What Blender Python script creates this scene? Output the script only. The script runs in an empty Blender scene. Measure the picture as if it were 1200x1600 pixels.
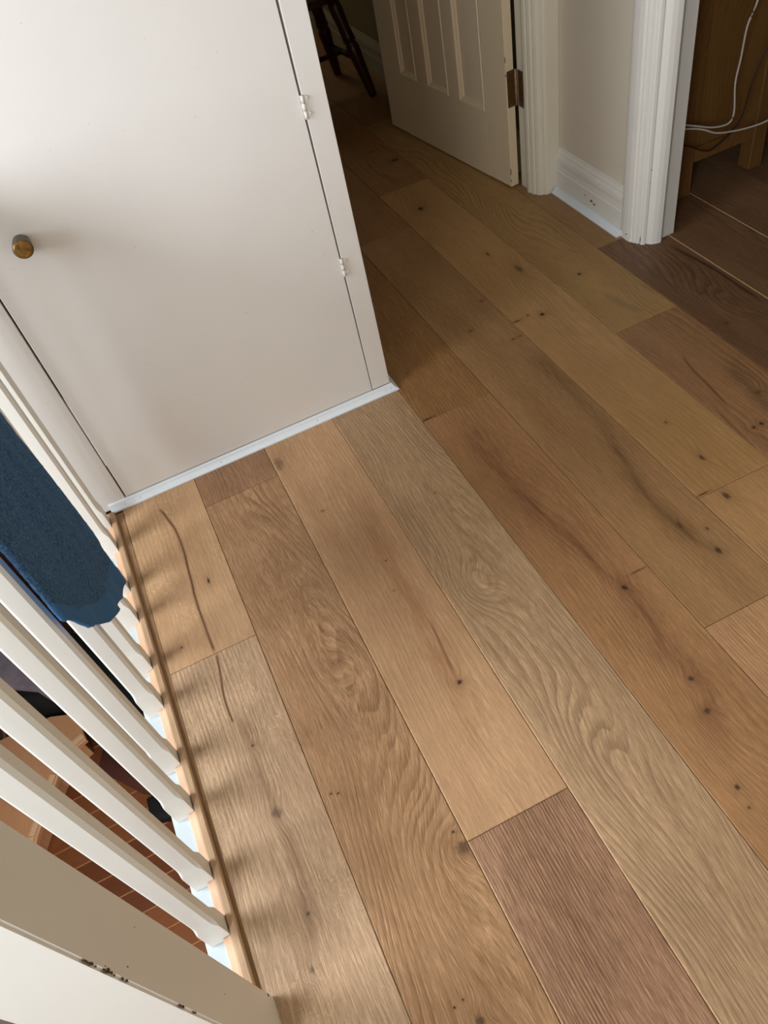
import bpy, bmesh, math, random
from mathutils import Vector, Matrix, noise

S = bpy.context.scene
COL = S.collection
R = math.radians

# ------------------------------------------------------------------ camera
cam_d = bpy.data.cameras.new('camera')
cam = bpy.data.objects.new('camera', cam_d)
COL.objects.link(cam)
rot = Matrix.Rotation(R(-12.9059), 3, 'Z') @ Matrix.Rotation(R(41.9507), 3, 'X') @ Matrix.Rotation(R(-15.0788), 3, 'Z')
cam.matrix_world = Matrix.Translation((0, 0, 1.5178)) @ rot.to_4x4()
cam_d.sensor_fit = 'VERTICAL'
cam_d.sensor_height = 32.0
cam_d.lens = 1215.278 / 1600 * 32.0
cam_d.clip_start = 0.02
S.camera = cam

# ------------------------------------------------------------------ world, lights, exposure
w = bpy.data.worlds.new('world')
S.world = w
w.use_nodes = True
w.node_tree.nodes['Background'].inputs[0].default_value = (0.75, 0.85, 1.0, 1)
w.node_tree.nodes['Background'].inputs[1].default_value = 0.3


def area(name, loc, aim, sx, sy, power, color):
    d = bpy.data.lights.new(name, 'AREA')
    d.shape = 'RECTANGLE'
    d.size, d.size_y = sx, sy
    d.energy = power
    d.color = color
    o = bpy.data.objects.new(name, d)
    COL.objects.link(o)
    o.location = loc
    o.rotation_euler = (Vector(aim) - Vector(loc)).to_track_quat('-Z', 'Y').to_euler()
    return o


area('stair_window_daylight', (-1.95, 1.05, 1.55), (0.0, 0.85, 0.2), 1.0, 1.1, 53, (0.92, 0.96, 1.0))
area('half_landing_window_daylight', (-1.70, -1.15, 1.85), (0.1, 1.5, 0.4), 0.9, 1.0, 47, (0.86, 0.93, 1.0))
area('landing_fill', (-0.50, -1.45, 1.3), (0.10, 1.77, 0.3), 0.8, 0.9, 9, (0.94, 0.97, 1.0))  # added fill lamp, evens out the cupboard front and camera-facing paint
area('far_room_fill', (0.75, 5.6, 1.9), (1.2, 4.0, 0.0), 0.8, 0.8, 3, (1.0, 0.90, 0.70))  # unseen weak lamp added so the far room reads less black
area('lower_hall_fill', (-1.2, 0.2, -0.9), (-1.2, 2.4, -2.6), 0.8, 0.8, 16, (1.0, 0.93, 0.85))  # small unseen lamp added to brighten the step and floor below
S.view_settings.view_transform = 'Standard'
S.view_settings.look = 'None'
S.view_settings.gamma = 1.0
S.view_settings.use_curve_mapping = False
S.view_settings.exposure = 0.2


# ------------------------------------------------------------------ node helper
class T:
    def __init__(s, name):
        s.m = bpy.data.materials.new(name)
        s.m.use_nodes = True
        s.nt = s.m.node_tree
        s.bsdf = s.nt.nodes['Principled BSDF']

    def n(s, kind, **kw):
        nd = s.nt.nodes.new('ShaderNode' + kind)
        for k, v in kw.items():
            setattr(nd, k, v)
        return nd

    def put(s, sock, v):
        if isinstance(v, bpy.types.NodeSocket):
            s.nt.links.new(v, sock)
        elif isinstance(v, (tuple, list)) and len(v) == 3 and sock.type == 'RGBA':
            sock.default_value = (*v, 1)
        else:
            sock.default_value = v

    def m_(s, op, a, b=0.0, c=0.0, clamp=False):
        nd = s.n('Math', operation=op, use_clamp=clamp)
        for i, v in enumerate((a, b, c)):
            s.put(nd.inputs[i], v)
        return nd.outputs[0]

    def add(s, a, b): return s.m_('ADD', a, b)
    def sub(s, a, b): return s.m_('SUBTRACT', a, b)
    def mul(s, a, b): return s.m_('MULTIPLY', a, b)

    def xyz(s, x, y, z=0.0):
        nd = s.n('CombineXYZ')
        for i, v in enumerate((x, y, z)):
            s.put(nd.inputs[i], v)
        return nd.outputs[0]

    def noise(s, vec, detail=2.0, rough=0.5, dist=0.0, scale=1.0):
        nd = s.n('TexNoise')
        s.put(nd.inputs['Vector'], vec)
        nd.inputs['Scale'].default_value = scale
        nd.inputs['Detail'].default_value = detail
        nd.inputs['Roughness'].default_value = rough
        nd.inputs['Distortion'].default_value = dist
        return nd.outputs[0]

    def ramp(s, v, a, b, lo=0.0, hi=1.0, smooth=True):
        nd = s.n('MapRange', interpolation_type='SMOOTHSTEP' if smooth else 'LINEAR')
        s.put(nd.inputs[0], v)
        for i, q in enumerate((a, b, lo, hi)):
            nd.inputs[i + 1].default_value = q
        return nd.outputs[0]

    def mix(s, f, a, b, mode='MIX'):
        nd = s.n('Mix', data_type='RGBA', blend_type=mode)
        s.put(nd.inputs[0], f)
        s.put(nd.inputs[6], a)
        s.put(nd.inputs[7], b)
        return nd.outputs[2]

    def obj(s):
        return s.n('TexCoord').outputs['Object']

    def bump(s, h, strength, dist):
        nd = s.n('Bump')
        nd.inputs['Strength'].default_value = strength
        nd.inputs['Distance'].default_value = dist
        s.put(nd.inputs['Height'], h)
        s.nt.links.new(nd.outputs[0], s.bsdf.inputs['Normal'])

    def out(s, color, rough, spec=0.5):
        s.put(s.bsdf.inputs['Base Color'], color)
        s.put(s.bsdf.inputs['Roughness'], rough)
        s.bsdf.inputs['Specular IOR Level'].default_value = spec
        return s.m


def lin(c):
    return tuple(((v / 255) / 12.92 if v / 255 <= 0.04045 else ((v / 255 + 0.055) / 1.055) ** 2.4) for v in c)


def paint(name, rgb, rough=0.4, wave=0.3, dirt=0.12, scale=30.0, spec=0.5):
    t = T(name)
    o = t.obj()
    big = t.noise(o, 3, 0.55, scale=3.5)
    fine = t.noise(o, 3, 0.6, scale=scale)
    sp = t.noise(o, 2, 0.5, scale=140)
    spots = t.ramp(sp, 0.74, 0.80)
    c = t.mix(t.mul(t.ramp(big, 0.35, 0.75), dirt), lin(rgb), tuple(v * 0.72 for v in lin(rgb)))
    c = t.mix(t.mul(spots, 0.35), c, (0.25, 0.2, 0.14))
    h = t.add(t.mul(big, 1.0), t.mul(fine, 0.18))
    t.bump(h, wave, 0.006)
    return t.out(c, rough, spec)


def plain(name, rgb, rough=0.5, metal=0.0, nscale=60.0, var=0.25, bump=0.2, spec=0.5):
    t = T(name)
    nz = t.noise(t.obj(), 3, 0.6, scale=nscale)
    c = t.mix(t.ramp(nz, 0.3, 0.7), lin(rgb), tuple(v * (1 - var) for v in lin(rgb)))
    t.bump(nz, bump, 0.002)
    t.bsdf.inputs['Metallic'].default_value = metal
    return t.out(c, rough, spec)


# oak board with its own growth rings, knots, cracks and heart streaks; coordinates are local to the board
def oak(name, seed, light, dark, rings=70, arch=9.0, ringk=0.5, fibre=0.35, brush=0.4,
        knots=(), swirls=(), streaks=(), flecks=0.0, band=0.35, cx=0.0, cy=0.0, axis='Y', rough=0.5):
    t = T(name)
    sp = t.n('SeparateXYZ')
    t.put(sp.inputs[0], t.obj())
    x, y, z = sp.outputs
    if axis == 'X':
        x, y = y, x
    elif axis == 'Z':
        x, y = t.add(x, y), z
    sd = seed * 3.71
    low = t.sub(t.noise(t.xyz(t.mul(x, 4.0), t.mul(y, 1.15), sd), 1.5, 0.45), 0.5)
    wob = t.sub(t.noise(t.xyz(t.mul(x, 22), t.mul(y, 5.0), sd + 5), 2, 0.5), 0.5)
    rings *= 1.7
    u = t.add(t.mul(x, rings), t.add(t.mul(low, arch * 3.0), t.mul(wob, 1.1)))
    kmask = None
    halo = None
    kn_n = t.sub(t.noise(t.xyz(t.mul(x, 150), t.mul(y, 110), sd), 3, 0.6), 0.5) if knots else None
    for (kx, ky, a, b, k, dk) in list(knots) + list(swirls):
        dx = t.mul(t.sub(x, kx - cx), 1.0 / a)
        dy = t.mul(t.sub(y, ky - cy), 1.0 / b)
        d2 = t.add(t.mul(dx, dx), t.mul(dy, dy))
        # rings bend round the knot well outside its core
        g = t.m_('EXPONENT', t.mul(d2, -0.09))
        u = t.add(u, t.mul(g, k * 1.3))
        if dk > 0:
            r = t.add(t.m_('SQRT', d2), t.mul(kn_n, 1.5))
            core = t.mul(t.ramp(r, 0.35, 1.35, 1.0, 0.0), dk)
            kmask = core if kmask is None else t.m_('MAXIMUM', kmask, core)
            hl = t.mul(t.m_('EXPONENT', t.mul(d2, -0.16)), 0.45 * dk)
            halo = hl if halo is None else t.m_('MAXIMUM', halo, hl)
    u2 = t.add(u, t.mul(t.noise(t.xyz(t.mul(u, 0.45), sd, 0.0), 1.5), 1.6))
    fr = t.m_('FRACT', u2)
    ring = t.mul(t.ramp(fr, 0.25, 0.90), t.ramp(fr, 0.90, 1.0, 1.0, 0.0))
    vis = t.ramp(t.noise(t.xyz(t.mul(x, 9), t.mul(y, 2.2), sd + 11), 3), 0.32, 0.68, 0.12, 1.0)
    ring = t.mul(ring, vis)
    # pores follow the rings: stretch the fibre noise along the bent grain
    gx = t.add(t.mul(u, 0.55 / rings), t.mul(x, 0.45))
    f1 = t.noise(t.xyz(t.mul(gx, 430), t.mul(y, 17), sd), 3, 0.7)
    f2 = t.noise(t.xyz(t.mul(gx, 900), t.mul(y, 48), sd + 2), 2, 0.65)
    pores = t.add(t.mul(f1, 0.55), t.mul(f2, 0.45))
    bandn = t.noise(t.xyz(t.mul(x, 11), t.mul(y, 1.1), sd + 20), 3, 0.5)
    blot = t.noise(t.xyz(t.mul(x, 5), t.mul(y, 2.6), sd + 31), 3, 0.55)
    L, D = lin(light), lin(dark)
    c = t.mix(t.mul(t.ramp(bandn, 0.3, 0.72), band), L, D)
    c = t.mix(t.mul(t.ramp(blot, 0.42, 0.75), band * 0.8), c, tuple(a * 0.8 + b * 0.1 for a, b in zip(D, L)))
    c = t.mix(t.mul(ring, min(1.0, ringk * 1.35)), c, tuple(v * 0.66 for v in D))
    dk = t.ramp(pores, 0.36, 0.62, 1.0, 0.0, False)
    c = t.mix(t.mul(dk, min(0.95, fibre * 1.35)), c, tuple(v * 0.5 for v in D))
    vein = t.ramp(t.noise(t.xyz(t.mul(gx, 1500), t.mul(y, 26), sd + 8), 2, 0.6), 0.60, 0.68)
    c = t.mix(t.mul(vein, 0.10 + fibre * 0.7), c, tuple(v * 0.42 for v in D))
    lt = t.ramp(f1, 0.52, 0.72)
    c = t.mix(t.mul(lt, fibre * 0.7), c, tuple(min(1, v * 1.22) for v in L))
    if flecks:
        fl = t.noise(t.xyz(t.mul(x, 70), t.mul(y, 34), sd + 44), 2, 0.5, 1.2)
        fm = t.ramp(t.m_('ABSOLUTE', t.sub(fl, 0.5)), 0.0, 0.022, 1.0, 0.0)
        fm = t.mul(fm, t.ramp(t.noise(t.xyz(t.mul(x, 9), t.mul(y, 5), sd + 47), 1), 0.42, 0.62))
        c = t.mix(t.mul(fm, flecks), c, lin((222, 190, 150)))
    for st in streaks:
        pts, width, amt, col, fade = st
        ys = [p[1] for p in pts]
        y0, y1 = min(ys), max(ys)
        xs = [p[0] for p in pts]
        x0, x1 = min(xs) - 0.004, max(xs) + 0.004
        fc = t.n('FloatCurve')
        cu = fc.mapping.curves[0]
        srt = sorted(((p[1] - y0) / (y1 - y0), (p[0] - x0) / (x1 - x0)) for p in pts)
        cu.points[0].location = srt[0]
        cu.points[1].location = srt[-1]
        for q in srt[1:-1]:
            cu.points.new(*q)
        fc.mapping.update()
        tt = t.m_('DIVIDE', t.sub(y, y0 - cy), y1 - y0)
        t.put(fc.inputs['Value'], tt)
        cxx = t.add(t.mul(fc.outputs[0], x1 - x0), x0 - cx)
        jag = t.mul(wob, min(0.045, width * 1.9))
        d = t.m_('DIVIDE', t.add(t.sub(x, cxx), jag), width)
        mk = t.m_('EXPONENT', t.mul(t.mul(d, d), -1.0))
        e = t.mul(t.ramp(tt, 0.0, fade), t.ramp(tt, 1.0 - fade, 1.0, 1.0, 0.0))
        nz = t.ramp(t.noise(t.xyz(t.mul(x, 30), t.mul(y, 7), sd + 61), 2), 0.25, 0.6, 0.8 if width < 0.005 else 0.45, 1.0)
        mk = t.mul(t.mul(mk, e), t.mul(nz, amt))
        if width > 0.008:
            mk = t.mul(mk, t.ramp(pores, 0.36, 0.62, 1.2, 0.55, False))
        c = t.mix(mk, c, lin(col))
    if halo is not None:
        c = t.mix(halo, c, tuple(v * 0.5 for v in D))
        c = t.mix(kmask, c, lin((46, 28, 18)))
    h = t.add(t.mul(pores, 0.7), t.mul(ring, -0.5))
    t.bump(h, brush, 0.0016)
    rg = t.ramp(pores, 0.3, 0.7, rough + 0.12, rough - 0.06)
    return t.out(c, rg, 0.4)


WHITE = paint('aged_white_gloss', (236, 234, 227), 0.42, wave=0.16)
IVORY = paint('ivory_gloss', (232, 214, 182), 0.45, wave=0.16)
CUPW = paint('cupboard_white', (236, 234, 231), 0.36, wave=0.22, dirt=0.07, scale=22)
TRIMW = paint('fresh_white_trim', (236, 246, 255), 0.3, wave=0.05, dirt=0.0)
WALLW = paint('wall_emulsion', (222, 212, 194), 0.7, wave=0.12, dirt=0.06, spec=0.25)
CEILW = paint('ceiling_emulsion', (186, 168, 138), 0.8, wave=0.05, dirt=0.03, spec=0.2)
BACKW = paint('deep_cream_emulsion', (172, 154, 124), 0.8, wave=0.1, dirt=0.05, spec=0.2)
STAIRWALL = paint('stairwell_emulsion', (196, 190, 190), 0.75, wave=0.1, dirt=0.05, spec=0.2)
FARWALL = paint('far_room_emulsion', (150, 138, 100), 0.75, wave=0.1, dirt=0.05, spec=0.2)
DARK = plain('dark_gap', (26, 20, 15), 0.9)
BRASS = plain('tarnished_brass', (122, 94, 56), 0.5, 0.55, 120, 0.5, 0.4)
KNOBM = plain('worn_brass_knob', (176, 134, 70), 0.42, 0.6, 110, 0.55, 0.2)
KNOBSIDE = plain('dull_brass_rim', (120, 112, 98), 0.5, 0.5, 110, 0.4, 0.2)
NAIL = plain('nail_hole', (70, 66, 62), 0.8)
CHIP = plain('bare_chip', (92, 74, 56), 0.9, 0, 200, 0.5, 0.6)
RAWPINE = oak('raw_pine', 3.3, (240, 200, 168), (224, 172, 136), rings=160, arch=3, ringk=0.25, fibre=0.12, brush=0.15, band=0.3)
BEADW = oak('nosing_oak', 7.1, (206, 172, 138), (176, 140, 104), rings=110, arch=3, ringk=0.3, fibre=0.2, brush=0.2, band=0.4)
FILLER = oak('filler_oak', 8.1, (176, 138, 98), (138, 100, 64), rings=110, arch=2, ringk=0.3, fibre=0.3, brush=0.2)
CABOAK = oak('cabinet_oak', 12.0, (136, 98, 50), (104, 70, 30), rings=40, arch=6, ringk=0.3, fibre=0.25, brush=0.15, axis='Z')
CHAIRW = plain('dark_chair_wood', (64, 24, 16), 0.35, 0, 30, 0.4, 0.1)
STAIRP = oak('stair_pine', 15.0, (226, 168, 122), (206, 146, 98), rings=50, arch=4, ringk=0.15, fibre=0.12, brush=0.1)
LOWF = oak('lower_hall_boards', 17.0, (150, 92, 52), (112, 62, 32), rings=60, arch=4, ringk=0.25, fibre=0.25, brush=0.15, axis='X', rough=0.4)
LOWF2 = oak('lower_hall_boards_dark', 19.0, (132, 76, 42), (98, 52, 28), rings=60, arch=4, ringk=0.25, fibre=0.25, brush=0.15, axis='X', rough=0.4)
WCAB = plain('white_cable_sheath', (214, 208, 196), 0.45, 0, 40, 0.05, 0.0)
DCAB = plain('dark_cable_sheath', (52, 24, 22), 0.5, 0, 40, 0.2, 0.0)


# ------------------------------------------------------------------ mesh helpers
def link(name, bm, mat, parent=None, smooth=False, loc=None):
    me = bpy.data.meshes.new(name)
    bmesh.ops.recalc_face_normals(bm, faces=bm.faces)
    bm.to_mesh(me)
    bm.free()
    if mat:
        me.materials.append(mat)
    if smooth:
        for p in me.polygons:
            p.use_smooth = True
    o = bpy.data.objects.new(name, me)
    COL.objects.link(o)
    if loc is not None:
        o.location = loc
    if parent is not None:
        o.parent = parent
    return o


def box(bm, a, b, bevel=0.0):
    (x0, y0, z0), (x1, y1, z1) = a, b
    vs = [bm.verts.new(p) for p in ((x0, y0, z0), (x1, y0, z0), (x1, y1, z0), (x0, y1, z0),
                                    (x0, y0, z1), (x1, y0, z1), (x1, y1, z1), (x0, y1, z1))]
    fs = [bm.faces.new([vs[i] for i in f]) for f in
          ((3, 2, 1, 0), (4, 5, 6, 7), (0, 1, 5, 4), (1, 2, 6, 5), (2, 3, 7, 6), (3, 0, 4, 7))]
    if bevel:
        es = list({e for f in fs for e in f.edges})
        bmesh.ops.bevel(bm, geom=es, offset=bevel, segments=1, affect='EDGES', profile=0.5)
    return fs


def boxo(name, a, b, mat, parent=None, bevel=0.0, kind=None):
    c = [(a[i] + b[i]) / 2 for i in range(3)]
    bm = bmesh.new()
    box(bm, [a[i] - c[i] for i in range(3)], [b[i] - c[i] for i in range(3)], bevel)
    o = link(name, bm, mat, parent, loc=c)
    if kind:
        o['kind'] = kind
    return o


def prism(bm, poly, f, a, b):
    """poly: list of 2-D points; f(p, t) -> 3-D point at station t; solid between stations a and b"""
    lo = [bm.verts.new(f(p, a)) for p in poly]
    hi = [bm.verts.new(f(p, b)) for p in poly]
    n = len(poly)
    bm.faces.new(lo)
    bm.faces.new(hi[::-1])
    for i in range(n):
        bm.faces.new((lo[i], lo[(i + 1) % n], hi[(i + 1) % n], hi[i]))


def tube(bm, pts, r, seg=8):
    pts = [Vector(p) for p in pts]
    rs = r if isinstance(r, (list, tuple)) else [r] * len(pts)
    rings = []
    for i, p in enumerate(pts):
        d = (pts[min(i + 1, len(pts) - 1)] - pts[max(i - 1, 0)]).normalized()
        up = Vector((0, 0, 1)) if abs(d.z) < 0.9 else Vector((1, 0, 0))
        u = d.cross(up).normalized()
        v = d.cross(u)
        rings.append([bm.verts.new(p + rs[i] * (math.cos(2 * math.pi * k / seg) * u + math.sin(2 * math.pi * k / seg) * v)) for k in range(seg)])
    for a, b in zip(rings, rings[1:]):
        for k in range(seg):
            bm.faces.new((a[k], a[(k + 1) % seg], b[(k + 1) % seg], b[k]))
    bm.faces.new(rings[0][::-1])
    bm.faces.new(rings[-1])


def smoothpath(pts, n=6):
    pts = [Vector(p) for p in pts]
    out = []
    for i in range(len(pts) - 1):
        p0, p1, p2, p3 = pts[max(i - 1, 0)], pts[i], pts[i + 1], pts[min(i + 2, len(pts) - 1)]
        for k in range(n):
            t = k / n
            out.append(0.5 * ((2 * p1) + (-p0 + p2) * t + (2 * p0 - 5 * p1 + 4 * p2 - p3) * t * t + (-p0 + 3 * p1 - 3 * p2 + p3) * t ** 3))
    out.append(pts[-1])
    return out


def thing(name, label, cat, loc=(0, 0, 0), rz=0.0, group=None, kind=None):
    o = bpy.data.objects.new(name, None)
    COL.objects.link(o)
    o.empty_display_size = 0.1
    o.location = loc
    o.rotation_euler = (0, 0, rz)
    if label:
        o['label'] = label
    if cat:
        o['category'] = cat
    if group:
        o['group'] = group
    if kind:
        o['kind'] = kind
    return o


def tag(o, label, cat, kind=None):
    o['label'] = label
    o['category'] = cat
    if kind:
        o['kind'] = kind
    return o


# ------------------------------------------------------------------ floor: sub-floor with a board for every plank
def L(i):
    return -0.3375 + 0.22 * i


bm = bmesh.new()
box(bm, (-0.3385, -1.5, -0.22), (3.6, 6.0, -0.0152))
floor = link('floor', bm, DARK)
floor['kind'] = 'structure'
tag(floor, 'oak plank floor of the landing running on into the rooms beyond', 'floor')


ARRIS = plain('arris_catch_light', (206, 168, 124), 0.45, 0, 90, 0.25, 0.1)  # paler tone paints the catch light on left-hand plank bevels


def plank(col, y0, y1, mat_kw, x0=None, x1=None, top=0.0, parent=floor, name='plank'):
    xa = L(col) if x0 is None else x0
    xb = L(col + 1) if x1 is None else x1
    cx, cy = (xa + xb) / 2, (y0 + y1) / 2
    bv, g = 0.0016, 0.0005
    hx, hy = (xb - xa) / 2 - g, (y1 - y0) / 2 - g
    bm = bmesh.new()
    lo = [bm.verts.new((sx * hx, sy * hy, -0.015)) for sx, sy in ((-1, -1), (1, -1), (1, 1), (-1, 1))]
    mid = [bm.verts.new((sx * hx, sy * hy, -bv)) for sx, sy in ((-1, -1), (1, -1), (1, 1), (-1, 1))]
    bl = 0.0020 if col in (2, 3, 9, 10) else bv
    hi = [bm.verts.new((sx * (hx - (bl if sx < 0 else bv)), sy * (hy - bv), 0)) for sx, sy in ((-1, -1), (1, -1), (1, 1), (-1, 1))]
    bm.faces.new(lo[::-1])
    bm.faces.new(hi)
    for a, b in ((lo, mid), (mid, hi)):
        for i in range(4):
            bm.faces.new((a[i], a[(i + 1) % 4], b[(i + 1) % 4], b[i]))
    seed = mat_kw.pop('seed')
    li = mat_kw.pop('light')
    da = mat_kw.pop('dark')
    m = oak('oak_board_%d' % len(bpy.data.materials), seed, li, da, cx=cx, cy=cy, **mat_kw)
    o = link(name, bm, m, parent, loc=(cx, cy, top))
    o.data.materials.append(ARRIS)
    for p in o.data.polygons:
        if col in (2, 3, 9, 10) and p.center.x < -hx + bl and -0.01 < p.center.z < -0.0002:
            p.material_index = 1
    return o


BR = (112, 76, 44)     # brown heart streak
GR = (120, 104, 76)    # grey-green streak
CR = (86, 54, 32)      # crack

HONEY = dict(light=(204, 166, 126), dark=(168, 126, 88))
PALE = dict(light=(208, 176, 142), dark=(174, 138, 104))
BROWN = dict(light=(176, 136, 102), dark=(134, 96, 68))
WARM = dict(light=(186, 144, 95), dark=(146, 103, 60))
DEEP = dict(light=(178, 134, 86), dark=(136, 94, 54))
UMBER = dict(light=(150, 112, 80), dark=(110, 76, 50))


def kw(base, **k):
    d = dict(base)
    d.update(k)
    return d


# column 0 (beside the balusters)
plank(0, 1.148, 2.4, kw(HONEY, seed=1, rings=45, arch=2, ringk=0.22, fibre=0.28, flecks=0.65,
      streaks=[([(-0.241, 1.70), (-0.226, 1.639), (-0.213, 1.53), (-0.219, 1.409), (-0.225, 1.298), (-0.224, 1.211), (-0.222, 1.146)], 0.0036, 1.0, (88, 52, 28), 0.04)],
      knots=[(-0.179, 1.368, 0.0035, 0.010, 0.4, 0.9), (-0.293, 1.207, 0.003, 0.003, 0.3, 0.9)]))
plank(0, -0.79, 1.148, kw(PALE, seed=2, rings=60, arch=3, ringk=0.32, fibre=0.5, brush=0.7, flecks=0.5,
      streaks=[([(-0.221, 1.148), (-0.229, 1.076), (-0.236, 1.015), (-0.234, 0.95)], 0.0028, 0.95, (92, 56, 32), 0.06),
               ([(-0.234, 0.98), (-0.213, 0.923), (-0.211, 0.881), (-0.216, 0.80), (-0.212, 0.717), (-0.209, 0.635), (-0.22, 0.513), (-0.243, 0.427)], 0.010, 0.55, (128, 94, 66), 0.1)],
      knots=[(-0.211, 0.881, 0.004, 0.004, 0.7, 0.8), (-0.211, 0.719, 0.011, 0.013, 1.2, 0.55), (-0.218, 0.515, 0.004, 0.004, 0.6, 0.7), (-0.243, 0.427, 0.005, 0.008, 0.6, 0.6)]))
# column 1
plank(1, 1.622, 2.4, kw(BROWN, seed=3, rings=60, arch=9, ringk=0.5, fibre=0.45))
plank(1, -0.32, 1.622, kw(WARM, seed=4.35, rings=38, arch=9, ringk=0.42, fibre=0.5, brush=0.6, light=(198, 158, 120),
      swirls=[(-0.02, 1.60, 0.03, 0.11, 3.5, 0), (-0.015, 1.02, 0.02, 0.09, 2.6, 0), (0.05, 0.48, 0.03, 0.05, 2.5, 0)],
      knots=[(-0.097, 0.702, 0.0022, 0.0022, 0.2, 1), (-0.084, 0.696, 0.0018, 0.0018, 0.2, 1), (0.092, 0.487, 0.013, 0.014, 1.5, 0.62),
             (0.087, 0.521, 0.0022, 0.0022, 0.2, 1), (-0.043, 0.267, 0.002, 0.002, 0.2, 1), (-0.025, 0.271, 0.002, 0.002, 0.2, 1), (-0.014, 0.232, 0.008, 0.009, 1.2, 0.7)]))
# column 2
plank(2, 0.493, 2.4, kw(HONEY, seed=5, rings=55, arch=4, ringk=0.22, fibre=0.32, light=(208, 168, 128),
      streaks=[([(0.264, 1.45), (0.249, 1.168), (0.245, 0.976), (0.243, 0.789), (0.226, 0.681), (0.208, 0.56)], 0.026, 0.55, (150, 98, 60), 0.25),
               ([(0.262, 0.99), (0.252, 0.90), (0.246, 0.83), (0.244, 0.79)], 0.004, 0.6, (104, 60, 38), 0.3)],
      swirls=[(0.225, 0.70, 0.015, 0.05, 2.2, 0)],
      knots=[(0.246, 0.794, 0.007, 0.006, 1.0, 1.0), (0.243, 1.181, 0.0025, 0.0025, 0.3, 0.8), (0.222, 1.088, 0.002, 0.002, 0.3, 0.8),
             (0.166, 1.425, 0.006, 0.003, 0.8, 0.6), (0.12, 1.665, 0.012, 0.03, 1.6, 0.5)]))
plank(2, -1.44, 0.493, kw(BROWN, seed=6, rings=95, arch=2.2, ringk=0.62, fibre=0.62, brush=1.0, light=(194, 152, 120), dark=(146, 106, 78)))
# column 3
plank(3, -0.18, 1.76, kw(PALE, seed=7.6, rings=46, arch=6.5, ringk=0.44, fibre=0.45, brush=0.6, light=(206, 172, 134), dark=(160, 126, 92),
      swirls=[(0.402, 1.003, 0.013, 0.022, 3.2, 0), (0.44, 1.27, 0.02, 0.07, 2.6, 0), (0.46, 0.66, 0.02, 0.14, -1.6, 0), (0.417, 0.47, 0.02, 0.05, 1.8, 0), (0.43, 0.25, 0.02, 0.10, 2.6, 0)],
      knots=[(0.449, 1.316, 0.0022, 0.0022, 0.1, 0.9)]))
plank(3, 1.76, 2.4, kw(PALE, seed=8))
# column 4
plank(4, 1.579, 3.517, kw(DEEP, seed=9, rings=55, arch=4, ringk=0.3, fibre=0.4,
      streaks=[([(0.545, 1.583), (0.57, 1.585), (0.598, 1.60)], 0.003, 0.1, CR, 0.1)],
      knots=[(0.560, 1.584, 0.022, 0.0028, 0.2, 0.9)]))
plank(4, -0.36, 1.579, kw(WARM, seed=10.3, rings=55, arch=5, ringk=0.32, fibre=0.38, light=(186, 142, 98), dark=(144, 100, 64),
      streaks=[([(0.632, 1.56), (0.63, 1.364), (0.628, 1.225), (0.645, 1.098), (0.661, 0.981), (0.668, 0.887), (0.68, 0.817), (0.664, 0.671), (0.669, 0.563), (0.645, 0.495), (0.625, 0.36)], 0.034, 0.62, (112, 70, 44), 0.12),
               ([(0.628, 1.24), (0.645, 1.098), (0.661, 0.981), (0.668, 0.887), (0.68, 0.817), (0.664, 0.64)], 0.0060, 0.45, (84, 48, 32), 0.15)],
      swirls=[(0.63, 1.2, 0.02, 0.06, 2.4, 0), (0.63, 0.45, 0.016, 0.05, 2.6, 0)],
      knots=[(0.682, 0.82, 0.007, 0.008, 1.6, 0.9), (0.663, 0.566, 0.007, 0.006, 1.2, 0.75), (0.645, 0.495, 0.008, 0.007, 1.2, 0.7),
             (0.593, 0.348, 0.0045, 0.0055, 0.5, 0.85), (0.586, 0.309, 0.003, 0.003, 0.3, 0.7), (0.735, 0.842, 0.022, 0.0018, 0.1, 0.7)]))
# column 5
plank(5, 2.587, 4.52, kw(DEEP, seed=11, rings=50, arch=5, ringk=0.35, fibre=0.35))
plank(5, 0.649, 2.587, kw(WARM, seed=12.2, rings=60, arch=4, ringk=0.22, fibre=0.35, flecks=0.15, light=(182, 142, 98), dark=(142, 104, 66),
      streaks=[([(0.955, 1.70), (0.951, 1.522), (0.949, 1.388), (0.933, 1.244), (0.899, 1.086), (0.886, 0.967), (0.893, 0.857), (0.907, 0.76)], 0.030, 0.5, (100, 72, 40), 0.12), ([(0.93, 1.25), (0.905, 1.10), (0.886, 0.967), (0.893, 0.857), (0.919, 0.78)], 0.006, 0.45, (84, 56, 32), 0.15)],
      swirls=[(0.86, 1.86, 0.03, 0.05, 1.6, 0)],
      knots=[(0.919, 0.797, 0.007, 0.012, 1.2, 0.8), (0.856, 1.873, 0.005, 0.004, 0.8, 0.95), (0.942, 1.754, 0.005, 0.0035, 0.8, 0.85),
             (0.966, 1.755, 0.006, 0.003, 0.3, 0.7), (0.962, 1.994, 0.004, 0.003, 0.4, 0.95), (0.895, 0.90, 0.004, 0.014, 0.6, 0.7), (0.94, 0.86, 0.003, 0.006, 0.4, 0.7)]))
plank(5, -1.3, 0.649, kw(HONEY, seed=13, rings=75, arch=4, ringk=0.4, fibre=0.4, light=(206, 162, 120), dark=(168, 120, 80),
      knots=[(0.962, 0.655, 0.012, 0.006, 0.9, 0.9)]))
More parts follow.
